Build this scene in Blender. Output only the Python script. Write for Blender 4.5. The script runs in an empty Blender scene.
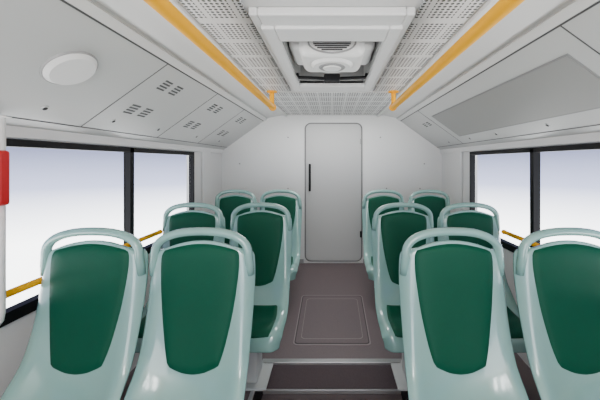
import bpy, bmesh, math
from mathutils import Vector, Matrix

C = 1.5  # eye height above low aisle floor
scene = bpy.context.scene

# ---------------------------------------------------------------- materials
def mat(name, col, rough=0.5, metal=0.0, spec=0.5, noise=0.0, nscale=60, bump=0.0, bscale=400, coat=0.0):
    m = bpy.data.materials.new(name); m.use_nodes = True
    nt = m.node_tree; b = nt.nodes['Principled BSDF']
    b.inputs['Base Color'].default_value = (*col, 1)
    b.inputs['Roughness'].default_value = rough
    b.inputs['Metallic'].default_value = metal
    b.inputs['Specular IOR Level'].default_value = spec
    b.inputs['Coat Weight'].default_value = coat
    b.inputs['Coat Roughness'].default_value = 0.10
    tc = nt.nodes.new('ShaderNodeTexCoord')
    if noise > 0:
        n = nt.nodes.new('ShaderNodeTexNoise'); n.inputs['Scale'].default_value = nscale
        n.inputs['Detail'].default_value = 4
        nt.links.new(tc.outputs['Object'], n.inputs['Vector'])
        mx = nt.nodes.new('ShaderNodeMix'); mx.data_type = 'RGBA'
        mx.inputs[6].default_value = (*[c*(1-noise) for c in col], 1)
        mx.inputs[7].default_value = (*[min(1, c*(1+noise)) for c in col], 1)
        nt.links.new(n.outputs['Fac'], mx.inputs[0])
        nt.links.new(mx.outputs[2], b.inputs['Base Color'])
    if bump > 0:
        n2 = nt.nodes.new('ShaderNodeTexNoise'); n2.inputs['Scale'].default_value = bscale
        nt.links.new(tc.outputs['Object'], n2.inputs['Vector'])
        bp = nt.nodes.new('ShaderNodeBump'); bp.inputs['Strength'].default_value = bump
        bp.inputs['Distance'].default_value = 0.002
        nt.links.new(n2.outputs['Fac'], bp.inputs['Height'])
        nt.links.new(bp.outputs['Normal'], b.inputs['Normal'])
    return m

M_WALL = mat('wall_panel_paint', (0.62, 0.62, 0.61), 0.4, noise=0.02, nscale=3)
M_REAR = mat('rear_wall_paint', (0.67, 0.67, 0.655), 0.5, noise=0.02, nscale=3)
M_SLANT = mat('side_panel_paint', (0.46, 0.465, 0.455), 0.3, noise=0.02, nscale=3, coat=0.3)
M_COVE = mat('cove_paint', (0.64, 0.64, 0.63), 0.4)
M_INSET = mat('inset_grey', (0.25, 0.25, 0.24), 0.45)
M_DOOR = mat('door_paint', (0.44, 0.44, 0.43), 0.4)
M_SEAM = mat('seam_dark', (0.07, 0.07, 0.07), 0.7)
M_GREYSEAM = mat('seam_grey', (0.22, 0.22, 0.22), 0.6)
M_BLACK = mat('black_rubber', (0.004, 0.004, 0.005), 0.5, spec=.2)
M_FLOOR = mat('floor_vinyl', (0.135, 0.103, 0.107), 0.5, noise=0.35, nscale=180)
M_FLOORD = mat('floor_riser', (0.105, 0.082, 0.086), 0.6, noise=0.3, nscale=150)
M_STEEL = mat('brushed_steel', (0.50, 0.50, 0.50), 0.35, metal=0.9)
M_YEL = mat('yellow_rail', (0.95, 0.44, 0.0), 0.5, spec=0.1)
M_MINT = mat('mint_plastic', (0.255, 0.460, 0.410), 0.2, spec=.6, coat=1.0)
M_GREEN = mat('green_upholstery', (0.0, 0.078, 0.040), 0.45, spec=0.2, noise=0.12, nscale=250, bump=0.3, bscale=600)
M_RED = mat('red_plastic', (0.5, 0.001, 0.004), 0.35)
M_WHITE = mat('white_plastic', (0.75, 0.75, 0.73), 0.35)
M_GREYP = mat('grey_plastic', (0.28, 0.28, 0.275), 0.45)
M_LEG = mat('seat_base_paint', (0.50, 0.52, 0.51), 0.4)
M_GROM = mat('recess_dark', (0.05, 0.05, 0.05), 0.6)

def perforated(name, base, hole):
    m = bpy.data.materials.new(name); m.use_nodes = True
    nt = m.node_tree; b = nt.nodes['Principled BSDF']; b.inputs['Roughness'].default_value = 0.45
    N = nt.nodes.new; L = nt.links.new
    tc = N('ShaderNodeTexCoord'); sp = N('ShaderNodeSeparateXYZ'); L(tc.outputs['Object'], sp.inputs[0])
    def math_(op, a, b_=None):
        n = N('ShaderNodeMath'); n.operation = op
        for i, v in enumerate((a, b_)):
            if v is None: continue
            if isinstance(v, (int, float)): n.inputs[i].default_value = v
            else: L(v, n.inputs[i])
        return n.outputs[0]
    def cell(sock, pitch):
        return math_('SUBTRACT', math_('FRACT', math_('MULTIPLY', sock, 1/pitch)), 0.5)
    px, py = 0.0185, 0.0185
    cx, cy = cell(sp.outputs[0], px), cell(sp.outputs[1], py)
    d = math_('SQRT', math_('ADD', math_('MULTIPLY', cx, cx), math_('MULTIPLY', cy, cy)))
    dots = math_('LESS_THAN', d, 0.33)
    # blocks of holes separated by plain ribs
    by = math_('ABSOLUTE', cell(sp.outputs[1], 0.185))
    mask = math_('LESS_THAN', by, 0.42)
    bx = math_('ABSOLUTE', cell(sp.outputs[0], 0.111))
    mask = math_('MULTIPLY', mask, math_('LESS_THAN', bx, 0.42))
    f = math_('MULTIPLY', dots, mask)
    mx = N('ShaderNodeMix'); mx.data_type = 'RGBA'
    mx.inputs[6].default_value = (*base, 1); mx.inputs[7].default_value = (*hole, 1)
    L(f, mx.inputs[0]); L(mx.outputs[2], b.inputs['Base Color'])
    return m
M_PERF = perforated('perforated_panel', (0.64, 0.64, 0.63), (0.035, 0.035, 0.035))

# ---------------------------------------------------------------- mesh builder
class B:
    def __init__(s): s.v=[]; s.f=[]; s.mi=[]; s.sm=[]; s.mats=[]
    def m(s, mt):
        if mt not in s.mats: s.mats.append(mt)
        return s.mats.index(mt)
    def add(s, vs, fs, mt, smooth=False):
        o=len(s.v); s.v += [tuple(p) for p in vs]; k=s.m(mt)
        for f in fs: s.f.append(tuple(i+o for i in f)); s.mi.append(k); s.sm.append(smooth)
    def bm(s, bm, mt, smooth=False):
        bm.verts.ensure_lookup_table()
        s.add([v.co[:] for v in bm.verts], [[v.index for v in f.verts] for f in bm.faces], mt, smooth); bm.free()
    def box(s, x0,x1,y0,y1,z0,z1, mt, bev=0.0, seg=2):
        bm=bmesh.new(); bmesh.ops.create_cube(bm,size=1)
        for v in bm.verts: v.co=Vector(((x0+x1)/2+v.co.x*(x1-x0),(y0+y1)/2+v.co.y*(y1-y0),(z0+z1)/2+v.co.z*(z1-z0)))
        if bev>0: bmesh.ops.bevel(bm,geom=bm.edges[:],offset=bev,segments=seg,affect='EDGES',profile=0.5)
        bm.verts.index_update(); s.bm(bm,mt,False)
    def obox(s, o, ax, ay, az, mt):  # oriented box, centre o, half axes
        o,ax,ay,az=map(Vector,(o,ax,ay,az)); vs=[]
        for i in (-1,1):
            for j in (-1,1):
                for k in (-1,1): vs.append(o+ax*i+ay*j+az*k)
        s.add(vs,[(0,1,3,2),(4,6,7,5),(0,4,5,1),(2,3,7,6),(0,2,6,4),(1,5,7,3)],mt)
    def prism(s, pts, y0, y1, mt):  # xz polygon extruded along y
        n=len(pts); vs=[(x,y0,z) for x,z in pts]+[(x,y1,z) for x,z in pts]
        fs=[tuple(range(n)),tuple(range(2*n-1,n-1,-1))]+[(i,i+n,(i+1)%n+n,(i+1)%n) for i in range(n)]
        s.add(vs,fs,mt)
    def disc(s, o, n, r0, r1, h, mt, seg=32, tip=None):  # frustum from o along n
        o=Vector(o); n=Vector(n).normalized(); a=n.orthogonal().normalized(); b=n.cross(a)
        vs=[]; 
        for r,hh in ((r0,0),(r1,h)):
            for i in range(seg):
                t=2*math.pi*i/seg; vs.append(o+n*hh+a*r*math.cos(t)+b*r*math.sin(t))
        fs=[(i,(i+1)%seg,(i+1)%seg+seg,i+seg) for i in range(seg)]+[tuple(range(seg,2*seg)),tuple(range(seg-1,-1,-1))]
        s.add(vs,fs,mt,False)
    def tube(s, pts, r, mt, seg=12, flat=None, closed=False):
        pts=[Vector(p) for p in pts]; n=len(pts); vs=[]
        t0=(pts[1]-pts[0]).normalized(); a=t0.orthogonal().normalized()
        if flat is not None: a=Vector(flat[0]); a=(a-t0*a.dot(t0)).normalized()
        for i,p in enumerate(pts):
            t=(pts[min(i+1,n-1)]-pts[max(i-1,0)]).normalized()
            a=(a-t*a.dot(t)).normalized(); b=t.cross(a)
            ra=r if flat is None else flat[1]
            for k in range(seg):
                th=2*math.pi*k/seg; vs.append(p+a*ra*math.cos(th)+b*r*math.sin(th))
        fs=[(i*seg+k,i*seg+(k+1)%seg,(i+1)*seg+(k+1)%seg,(i+1)*seg+k) for i in range(n-1) for k in range(seg)]
        fs+=[tuple(range(seg-1,-1,-1)),tuple(range((n-1)*seg,n*seg))]
        s.add(vs,fs,mt,True)
    def mesh(s, name):
        me=bpy.data.meshes.new(name); me.from_pydata(s.v,[],s.f)
        for mt in s.mats: me.materials.append(mt)
        for p,k,sm in zip(me.polygons,s.mi,s.sm): p.material_index=k; p.use_smooth=sm
        bm=bmesh.new(); bm.from_mesh(me); bmesh.ops.recalc_face_normals(bm,faces=bm.faces[:]); bm.to_mesh(me); bm.free()
        me.update(); return me
    def obj(s, name, parent=None):
        o=bpy.data.objects.new(name, s.mesh(name)); scene.collection.objects.link(o)
        if parent: o.parent=parent
        return o

# ---------------------------------------------------------------- dimensions
W=1.25; YR=3.41; YF=-3.0
ZC=C+0.53                       # flat ceiling
SX0,SZ0=0.73,C+0.50             # slanted panel upper edge
SX1,SZ1=1.25,C+0.125            # lower edge
WZ0,WZ1=C-0.62,C+0.09           # window band
WYE=2.70
FLOOR_Y=1.95; ZP=0.20; ZRE=C-1.15
AX=0.45

# floor --------------------------------------------------------
b=B()
b.box(-AX,AX,YF,FLOOR_Y,-0.05,0.0,M_FLOOR)
for sg in (-1,1):
    x0,x1=sorted((sg*AX,sg*W))
    b.box(x0,x1,YF,FLOOR_Y,-0.05,ZP,M_FLOOR)
vs=[(-W,FLOOR_Y,ZP),(W,FLOOR_Y,ZP),(W,YR,ZRE),(-W,YR,ZRE),(-W,FLOOR_Y,-.05),(W,FLOOR_Y,-.05),(W,YR,-.05),(-W,YR,-.05)]
b.add(vs,[(0,1,2,3),(4,7,6,5),(1,5,6,2),(2,6,7,3),(3,7,4,0)],M_FLOOR)
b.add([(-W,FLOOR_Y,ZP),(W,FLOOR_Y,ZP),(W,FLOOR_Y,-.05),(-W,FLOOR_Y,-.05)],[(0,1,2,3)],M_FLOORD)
b.obj('floor')
# step trims
b=B()
b.box(-AX-.005,AX+.005,FLOOR_Y-.012,FLOOR_Y+.026,ZP-.012,ZP+.006,M_STEEL,0.002)
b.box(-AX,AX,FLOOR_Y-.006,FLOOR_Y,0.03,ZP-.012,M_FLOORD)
b.box(-AX,AX,FLOOR_Y-.014,FLOOR_Y,0.0,.03,M_STEEL,.003)
b.obj('trim_1')
for i,sg in enumerate((-1,1)):
    b=B(); x0,x1=sorted((sg*(AX-.012),sg*(AX+.010)))
    b.box(x0,x1,YF,FLOOR_Y-.012,ZP-.012,ZP+.006,M_STEEL,0.002)
    x0,x1=sorted((sg*(AX-.004),sg*AX))
    b.box(x0,x1,YF,FLOOR_Y-.012,0.0,ZP-.012,M_BLACK)
    b.obj('trim_%d'%(i+2))
# floor hatch lying on the ramp
sl=(ZRE-ZP)/(YR-FLOOR_Y); zf=lambda y: ZP+(y-FLOOR_Y)*sl
h0,h1,hw=2.10,2.74,0.275
T=Vector((0,1,sl)).normalized(); Nn=Vector((0,-sl,1)).normalized()
def rr2(x0,x1,y0,y1,r,n=6):
    p=[]
    for cx,cy,a0 in ((x1-r,y1-r,0),(x0+r,y1-r,90),(x0+r,y0+r,180),(x1-r,y0+r,270)):
        for i in range(n+1):
            t=math.radians(a0+90*i/n); p.append((cx+r*math.cos(t),cy+r*math.sin(t)))
    return p
b=B()
def fplate(x0,x1,y0,y1,r,t,mt):
    p=rr2(x0,x1,y0,y1,r); n=len(p)
    vs=[Vector((x,y,zf(y))) for x,y in p]+[Vector((x,y,zf(y)))+Nn*t for x,y in p]
    b.add(vs,[tuple(range(n,2*n))]+[(i,(i+1)%n,(i+1)%n+n,i+n) for i in range(n)],mt)
M_HATCHL = mat('hatch_rim', (0.26,0.215,0.22), 0.45)
M_HATCHD = mat('hatch_gap', (0.05,0.04,0.042), 0.6)
fplate(-hw,hw,h0,h1,.03,0.003,M_HATCHL)
fplate(-hw+.008,hw-.008,h0+.010,h1-.010,.025,0.0036,M_HATCHD)
fplate(-hw+.016,hw-.016,h0+.020,h1-.020,.02,0.0045,M_FLOOR)
fplate(-hw+.05,hw-.05,h0+.06,h1-.06,.03,0.0050,M_HATCHL)
fplate(-hw+.054,hw-.054,h0+.066,h1-.066,.028,0.0055,M_FLOOR)
b.obj('floor_hatch')

# ceiling ------------------------------------------------------
HY0,HY1,HX=1.22,1.95,0.215
b=B()
b.box(-SX0,-HX,YF,YR,ZC,ZC+.05,M_COVE); b.box(HX,SX0,YF,YR,ZC,ZC+.05,M_COVE)
b.box(-HX,HX,YF,HY0,ZC,ZC+.05,M_COVE); b.box(-HX,HX,HY1,YR,ZC,ZC+.05,M_COVE)
b.prism([(-.59,ZC),(-SX0,SZ0),(-SX0-.05,SZ0+.06),(-.59,ZC+.05)],YF,YR,M_COVE)
b.prism([(.59,ZC),(SX0,SZ0),(SX0+.05,SZ0+.06),(.59,ZC+.05)],YF,YR,M_COVE)
b.obj('ceiling')
# perforated panels
b=B()
for sg in (-1,1):
    x0,x1=sorted((sg*.30,sg*.50)); b.box(x0,x1,YF+.1,2.24,ZC-.008,ZC,M_PERF)
    x0,x1=sorted((sg*.505,sg*.53)); b.box(x0,x1,YF+.1,YR-.02,ZC-.02,ZC,M_COVE,.003)
b.box(-.50,.50,2.26,YR-.06,ZC-.008,ZC,M_PERF)
b.obj('perforated_ceiling_panel')
# roof hatch
b=B()
F=ZC-.03
def frame(x,y0,y1,z0,z1,wx,wy,mt,bv=.006):
    b.box(-x,-x+wx,y0,y1,z0,z1,mt,bv); b.box(x-wx,x,y0,y1,z0,z1,mt,bv)
    b.box(-x+wx,x-wx,y0,y0+wy,z0,z1,mt,bv); b.box(-x+wx,x-wx,y1-wy,y1,z0,z1,mt,bv)
frame(.285,1.02,2.14,F,ZC,.03,.10,M_WALL)
frame(.262,1.10,2.06,F-.012,ZC,.05,.12,M_COVE)
# upward recess lining
b.box(-HX,-HX+.01,HY0,HY1,ZC-.02,ZC+.14,M_GREYP); b.box(HX-.01,HX,HY0,HY1,ZC-.02,ZC+.14,M_GREYP)
b.box(-HX,HX,HY1-.01,HY1,ZC-.02,ZC+.14,M_GREYP); b.box(-HX,HX,HY0,HY0+.01,ZC-.02,ZC+.14,M_GREYP)
b.box(-HX-.02,HX+.02,HY0-.02,HY1+.02,ZC+.14,ZC+.16,M_GREYP)
# mechanism: wide body, round hub, louvre grille, lever
b.box(-.20,.20,1.36,1.62,ZC-.015,ZC+.10,M_WHITE,.03,4)
b.box(-.15,.15,1.33,1.62,ZC-.055,ZC+.05,M_WHITE,.04,5)
for k in range(9):
    z=ZC-.034+k*.0085; hwx=.085*math.sqrt(max(.15,1-((k-4)/4.8)**2))
    b.box(-hwx,hwx,1.324,1.332,z,z+.004,M_GROM)
ring=[(.105*math.cos(t),1.328,ZC+.0+.046*math.sin(t)) for t in [2*math.pi*i/40 for i in range(41)]]
b.tube(ring,.004,M_GREYP,8)
b.disc((0,1.47,ZC-.053),(0,0,-1),.105,.09,.014,M_WHITE,40)
b.disc((0,1.47,ZC-.067),(0,0,-1),.065,.060,.004,M_GREYP,40)
b.disc((0,1.47,ZC-.071),(0,0,-1),.045,.040,.005,M_WHITE,32)
b.tube([(-.20,1.74,ZC-.02),(-.19,1.72,ZC-.045),(0,1.71,ZC-.055),(.19,1.72,ZC-.045),(.20,1.74,ZC-.02)],.009,M_BLACK)
b.box(-.045,.045,1.66,1.74,ZC-.075,ZC-.04,M_BLACK,.006)
b.obj('roof_hatch')

# side slanted overhead panels ---------------------------------
for sg in (-1,1):
    b=B()
    def S(x,y,off=0.0):  # point on slanted plane at |x|, depth y, off = towards cabin
        z=SZ0+(x-SX0)*(SZ1-SZ0)/(SX1-SX0)
        n=Vector((-sg*(SZ0-SZ1),0,-(SX1-SX0))).normalized()
        return Vector((sg*x,y,z))+n*off
    nrm=Vector((-sg*(SZ0-SZ1),0,-(SX1-SX0))).normalized()
    tx=(S(SX1,0)-S(SX0,0)).normalized()
    b.prism([(sg*SX0,SZ0),(sg*SX1,SZ1),(sg*(SX1+.04),SZ1+.03),(sg*(SX0+.04),SZ0+.06)],YF,YR,M_SLANT)
    def sbox(x0,x1,y0,y1,t,mt,base=0.0):
        c=S((x0+x1)/2,(y0+y1)/2,base+t/2); L=(S(x1,0)-S(x0,0)).length/2
        b.obox(c,tx*L,Vector((0,(y1-y0)/2,0)),nrm*t/2,mt)
    # long seams
    sbox(.775,.780,YF,YR,.0015,M_SEAM); sbox(1.19,1.194,YF,YR,.0015,M_SEAM)
    sbox(.740,.770,YF,YR,.010,M_COVE)
    if sg<0:
        for y in (-1.0,-.2,.60,1.42,2.04,2.66):
            sbox(.78,1.19,y,y+.005,.0012,M_SEAM)
        for yc in (1.62,2.24,2.87):
            for xc in (.87,1.04):
                for dy in (-.055,.055):
                    for k in range(4):
                        sbox(xc-.026+k*.016,xc-.018+k*.016,yc+dy-.032,yc+dy+.032,.0015,M_SEAM)
        for yc in (1.18,1.55,1.95,2.5,3.0):
            b.disc(S(1.13,yc),nrm,.014,.013,.003,M_STEEL,16); b.disc(S(1.13,yc,.003),nrm,.009,.009,.001,M_BLACK,12)
        # raised lamp style speaker
        b.disc(S(.95,1.09),nrm,.090,.087,.006,M_GREYP,48)
        b.disc(S(.95,1.09,.006),nrm,.084,.072,.014,M_WALL,48)
    else:
        for y in (-.2,.60,1.02,2.72):
            sbox(.78,1.19,y,y+.005,.0012,M_SEAM)
        sbox(.868,1.112,1.105,2.615,.002,M_GREYSEAM)
        sbox(.875,1.105,1.115,2.605,.003,M_INSET)
        for yc in (1.25,1.6,2.1,2.5,2.95):
            b.disc(S(1.15,yc),nrm,.014,.013,.003,M_STEEL,16); b.disc(S(1.15,yc,.003),nrm,.009,.009,.001,M_BLACK,12)
        for dy in (0,.11):
            for k in range(3): sbox(.90+k*.016,.908+k*.016,2.82+dy,2.88+dy,.0015,M_SEAM)
    b.obj('overhead_side_panel')

# rear wall ----------------------------------------------------
b=B()
b.box(-W-.05,W+.05,YR,YR+.05,-.05,ZC+.1,M_REAR)
for x,z in ((-1.05,C-.02),(-1.05,C-.35),(1.05,C-.02),(1.0,C-.3),(-.5,C-.3),(.55,C+.28),(-.5,C+.28),(.62,C-.3)):
    b.disc((x,YR,z),(0,-1,0),.008,.007,.003,M_GREYSEAM,12)
b.obj('wall_rear')
# side walls ---------------------------------------------------
for nm,sg in (('wall_left',-1),('wall_right',1)):
    b=B(); x0,x1=sorted((sg*W,sg*(W+.06)))
    b.box(x0,x1,YF,YR,-.05,WZ0,M_WALL); b.box(x0,x1,YF,YR,WZ1,SZ1+.05,M_WALL)
    b.box(x0,x1,WYE,YR,WZ0,WZ1,M_WALL)
    # pillar cover at rear of glazing
    x0,x1=sorted((sg*(W-.025),sg*W)); b.box(x0,x1,2.86,3.04,ZRE,SZ1,M_WALL,.008)
    x0,x1=sorted((sg*(W-.02),sg*W)); b.box(x0,x1,YF,YR-.01,WZ1+.005,SZ1+.015,M_COVE,.003)
    b.obj(nm)
M_GL=bpy.data.materials.new('window_glass'); M_GL.use_nodes=True
nt=M_GL.node_tree; nt.nodes.clear()
o_=nt.nodes.new('ShaderNodeOutputMaterial'); tr=nt.nodes.new('ShaderNodeBsdfTransparent'); gl=nt.nodes.new('ShaderNodeBsdfGlossy')
tr.inputs[0].default_value=(.97,.98,.985,1); gl.inputs['Roughness'].default_value=.02; mx=nt.nodes.new('ShaderNodeMixShader'); mx.inputs[0].default_value=.03
nt.links.new(tr.outputs[0],mx.inputs[1]); nt.links.new(gl.outputs[0],mx.inputs[2]); nt.links.new(mx.outputs[0],o_.inputs[0])
k=0
for sg in (-1,1):
    for (y0,y1) in ((1.86,WYE),(.55,1.86),(-.9,.55)):
        k+=1; b=B(); fw=.030
        x0,x1=sorted((sg*(W-.012),sg*(W+.03)))
        b.box(x0,x1,y0,y1,WZ1-fw,WZ1,M_BLACK); b.box(x0,x1,y0,y1,WZ0,WZ0+fw*1.5,M_BLACK)
        b.box(x0,x1,y0,y0+fw*.6,WZ0,WZ1,M_BLACK); b.box(x0,x1,y1-fw*.6,y1,WZ0,WZ1,M_BLACK)
        x=sg*(W+.02); b.box(x-.002,x+.002,y0+fw*.6,y1-fw*.6,WZ0+fw*1.5,WZ1-fw,M_GL)
        b.obj('window_%d'%k)

# door ---------------------------------------------------------
def rrect(x0,x1,z0,z1,r,n=8,rb=None):
    rb=r if rb is None else rb; p=[]
    for cx,cz,a0,rr in ((x1-r,z1-r,0,r),(x0+r,z1-r,90,r),(x0+rb,z0+rb,180,rb),(x1-rb,z0+rb,270,rb)):
        for i in range(n+1):
            t=math.radians(a0+90*i/n); p.append((cx+rr*math.cos(t),cz+rr*math.sin(t)))
    return p
b=B()
dx0,dx1,dz0,dz1=-.31,.345,ZRE+.02,C+.445
b.prism(rrect(dx0,dx1,dz0,dz1,.07),YR-.004,YR,M_SEAM)
b.prism(rrect(dx0+.009,dx1-.009,dz0+.009,dz1-.009,.064),YR-.016,YR-.004,M_GREYP)
b.prism(rrect(dx0+.018,dx1-.018,dz0+.018,dz1-.018,.055),YR-.020,YR-.016,M_DOOR)
b.box(-.262,-.238,YR-.05,YR-.02,C-.33,C-.02,M_BLACK,.006)
b.box(dx1-.03,dx1-.012,YR-.034,YR-.02,C-.85,C-.78,M_BLACK,.003)
b.box(dx1-.03,dx1-.012,YR-.034,YR-.02,C+.2,C+.26,M_GREYP,.003)
b.obj('door_1')
b=B(); b.box(-W,dx0-.01,YR-.012,YR,ZRE,ZRE+.05,M_GREYP,.003); b.box(dx1+.01,W,YR-.012,YR,ZRE,ZRE+.05,M_GREYP,.003)
b.obj('baseboard_rear')

# yellow handrails ---------------------------------------------
for sg,x in ((-1,.445),(1,.455)):
    b=B(); zr=C+.41; ye=2.24
    pts=[(sg*x,YF+.5,zr),(sg*x,0,zr),(sg*x,ye,zr)]
    b.tube(pts,.022,M_YEL,20)
    for y in (ye-.02,.5,-1.2):
        b.tube([(sg*x,y,zr),(sg*x,y,ZC-.004)],.017,M_YEL,14)
        b.disc((sg*x,y,ZC-.014),(0,0,1),.038,.038,.006,M_YEL,20)
    b.disc((sg*x,ye-.01,zr),(0,1,0),.027,.027,.025,M_YEL,16)
    b.obj('ceiling_handrail')
for sg in (-1,1):
    b=B(); z=C-.49; x=1.205
    b.tube([(sg*x,2.10,z),(sg*x,1.9,z),(sg*x,0,z),(sg*x,-.9,z)],.014,M_YEL,12)
    b.disc((sg*x,2.10,z),(0,1,0),.017,.014,.012,M_YEL,16)
    for y in (1.86,.55,-.85):
        b.tube([(sg*x,y,z),(sg*(W-.0125),y,z)],.010,M_YEL,10)
        b.disc((sg*(W-.0125),y,z),(-sg,0,0),.018,.016,.005,M_YEL,16)
    b.obj('window_rail')

# pole + emergency box
b=B()
px_,py_=-1.170,1.06
b.tube([(px_,py_,C+.165),(px_,py_,C-.53),(px_-.006,py_,C-.560),(px_-.025,py_,C-.585),(-W+.013,py_,C-.590)],.0125,M_WHITE,16)
b.disc((px_,py_,C+.155),(0,0,1),.026,.026,.006,M_WHITE,20)
b.obj('grab_pole')
b=B()
b.box(px_-.035,px_+.052,py_-.055,py_-.0135,C-.15,C+.04,M_RED,.01,3)
b.box(px_-.03,px_+.00,py_-.062,py_-.055,C-.12,C-.04,M_WHITE,.002)
b.obj('emergency_hammer_box')

# ---------------------------------------------------------------- seats
KN=[(0.000,-.052,.172,.000),(-.004,-.100,.203,.004),(-.012,-.20,.213,.012),(-.030,-.35,.211,.028),(-.060,-.49,.210,.050),
    (-.100,-.575,.212,.070),(-.170,-.632,.215,.060),(-.270,-.650,.216,.038),(-.370,-.640,.216,.022),(-.430,-.647,.214,.010),(-.455,-.680,.208,0),(-.458,-.730,.200,0)]
def cr(v):
    n=len(KN); i=int(min(max(math.floor(v),0),n-2)); t=v-i
    p0,p1,p2,p3=KN[max(i-1,0)],KN[i],KN[i+1],KN[min(i+2,n-1)]
    return [0.5*((2*b_)+(-a+c)*t+(2*a-5*b_+4*c-d)*t*t+(-a+3*b_-3*c+d)*t**3) for a,b_,c,d in zip(p0,p1,p2,p3)]
def nrmv(v):
    a=cr(max(v-.05,0)); c=cr(min(v+.05,len(KN)-1)); ty,tz=c[0]-a[0],c[1]-a[1]; l=math.hypot(ty,tz)
    return Vector((0, tz/l, -ty/l))   # forward / up
def P(u,v,h=0.0):
    y,z,hw,wg=cr(v); n=nrmv(v); au=abs(u)
    roll=.040*max(0,(au-.76)/.24)**2
    d=wg*au**2.6-roll+h
    p=Vector((u*hw,y,z))+n*d
    if v<1.2: p.z-= .045*u*u*(1.2-v)/1.2
    return p
def seat_mesh(base_h):
    b=B()
    us=[-1,-.985,-.96,-.92,-.87,-.8,-.7,-.55,-.4,-.2,0]; us=us+[-u for u in us[-2::-1]]
    nv=56; vv=[(len(KN)-1)*i/(nv-1) for i in range(nv)]; nu=len(us)
    fr=[P(u,v) for v in vv for u in us]; bk=[P(u*.985,v,-.014) for v in vv for u in us]
    fs=[]
    o=len(fr)
    for j in range(nv-1):
        for i in range(nu-1):
            a=j*nu+i; fs.append((a,a+1,a+nu+1,a+nu)); fs.append((o+a,o+a+nu,o+a+nu+1,o+a+1))
    for i in range(nu-1):
        fs.append((i,o+i,o+i+1,i+1)); a=(nv-1)*nu+i; fs.append((a,a+1,o+a+1,o+a))
    for j in range(nv-1):
        a=j*nu; fs.append((a,a+nu,o+a+nu,o+a)); a=j*nu+nu-1; fs.append((a,o+a,o+a+nu,a+nu))
    b.add(fr+bk,fs,M_MINT,True)
    # handle arch
    pts=[]
    for i in range(33):
        a=math.pi*i/32; cx=math.cos(a); sx=math.sin(a)
        pts.append((.188*math.copysign(abs(cx)**.85,cx),.004,-.118+.102*abs(sx)**.72))
    pts=[(.194,.010,-.19),(.192,.006,-.15)]+pts+[(-.192,.006,-.15),(-.194,.010,-.19)]
    b.tube(pts,.0165,M_MINT,14,flat=((0,1,0),.018))
    # pads
    def pad(v0,v1,hwf,k,n=22,H=.014,arch=0):
        vs=[]
        for j in range(n+1):
            q=-1+2*j/n
            for i in range(n+1):
                p=-1+2*i/n
                pp=p*math.sqrt(1-k*q*q); qq=q*math.sqrt(1-k*p*p)
                v=v0+(v1-v0)*(qq+1)/2; hw=cr(v)[2]
                r=max(abs(p),abs(q)); h=-.004+.006*(r<.999)+H*(1-r**5)
                vs.append(P(pp*hwf(v)/hw,v,h))
        m=n+1
        b.add(vs,[(j*m+i,j*m+i+1,(j+1)*m+i+1,(j+1)*m+i) for j in range(n) for i in range(n)],M_GREEN,True)
    pad(.30,4.55,lambda v:.174-.066*max(0,(v-1.0)/3.6)**1.15,.29)
    pad(5.75,9.6,lambda v:.165,.18)
    # under-frame & pedestal
    z0=-.665
    b.box(-.15,.15,-.36,-.12,z0-.035,z0-.004,M_LEG,.006)
    b.box(-.05,.05,-.30,-.16,-base_h+.012,z0-.03,M_LEG,.012)
    b.box(-.11,.11,-.34,-.12,-base_h,-base_h+.014,M_LEG,.004)
    # rear bracing spine
    b.tube([(-.12,-.14,z0-.02),(-.12,-.085,-.60),(-.12,-.035,-.50),(-.12,-.005,-.35)],.010,M_LEG,8)
    b.tube([(.12,-.14,z0-.02),(.12,-.085,-.60),(.12,-.035,-.50),(.12,-.005,-.35)],.010,M_LEG,8)
    return b.mesh('bus_seat')
TOP=C-.264
rows=[(1.205,(-.965,-.525,.485,.955),ZP),(2.04,(-.945,-.485,.485,.935),ZP),(3.00,(-.965,-.515,.515,.975),None)]
for d,xs,zb in rows:
    top=TOP-(0.012 if d>2 else 0)
    if zb is None:
        base=top-zf(d-.12)
    else: base=top-zb
    me=seat_mesh(base)
    for x in xs:
        o=bpy.data.objects.new('bus_seat',me); o.location=(x,d,top); scene.collection.objects.link(o)

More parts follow.
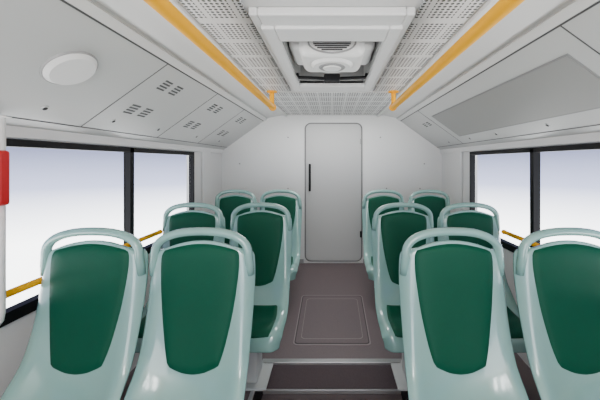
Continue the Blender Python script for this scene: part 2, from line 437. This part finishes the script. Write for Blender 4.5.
# ---------------------------------------------------------------- world & lights
w=bpy.data.worlds.new('world'); scene.world=w; w.use_nodes=True
nt=w.node_tree; bg=nt.nodes['Background']
tc=nt.nodes.new('ShaderNodeTexCoord'); sp=nt.nodes.new('ShaderNodeSeparateXYZ'); mr=nt.nodes.new('ShaderNodeMapRange')
nt.links.new(tc.outputs['Generated'],sp.inputs[0]); nt.links.new(sp.outputs[2],mr.inputs[0])
mr.inputs[1].default_value=-.19; mr.inputs[2].default_value=.06
cr_=nt.nodes.new('ShaderNodeValToRGB'); e=cr_.color_ramp.elements
e[0].position=0; e[0].color=(1,1,1,1); e[1].position=1; e[1].color=(.050,.055,.100,1)
x_=e.new(.5); x_.color=(.24,.255,.36,1)
nt.links.new(mr.outputs[0],cr_.inputs[0]); nt.links.new(cr_.outputs[0],bg.inputs[0]); bg.inputs[1].default_value=7.0

def area(name,loc,rot,sx,sy,e,col=(1,1,1)):
    l=bpy.data.lights.new(name,'AREA'); l.shape='RECTANGLE'; l.size=sx; l.size_y=sy; l.energy=e; l.color=col
    o=bpy.data.objects.new(name,l); o.location=loc; o.rotation_euler=[math.radians(a) for a in rot]; scene.collection.objects.link(o); return o
area('front_fill_light',(0,-2.6,C-.1),(90,0,0),1.6,1.2,32)  # unseen fill added behind the camera to brighten the cabin
area('added_highlight_strip',(-.14,-.65,ZC-.04),(25,0,0),.12,1.2,15)  # strip added out of view for highlights on the seat fronts, no real lamp
area('added_highlight_strip',(.14,-.65,ZC-.04),(25,0,0),.12,1.2,15)  # matching added strip on the right, also for seat highlights
area('rear_fill_light',(0,2.80,ZC-.03),(0,0,0),.7,.35,10)  # added fill for the rear of the cabin, not a bus fixture

# ---------------------------------------------------------------- camera
cam=bpy.data.cameras.new('camera'); co=bpy.data.objects.new('camera',cam); scene.collection.objects.link(co)
co.location=(0,0,C); co.rotation_euler=(math.radians(90),0,0)
cam.sensor_width=36; cam.lens=18; cam.shift_x=-32/600; cam.shift_y=-38/600; cam.clip_start=.02
scene.camera=co
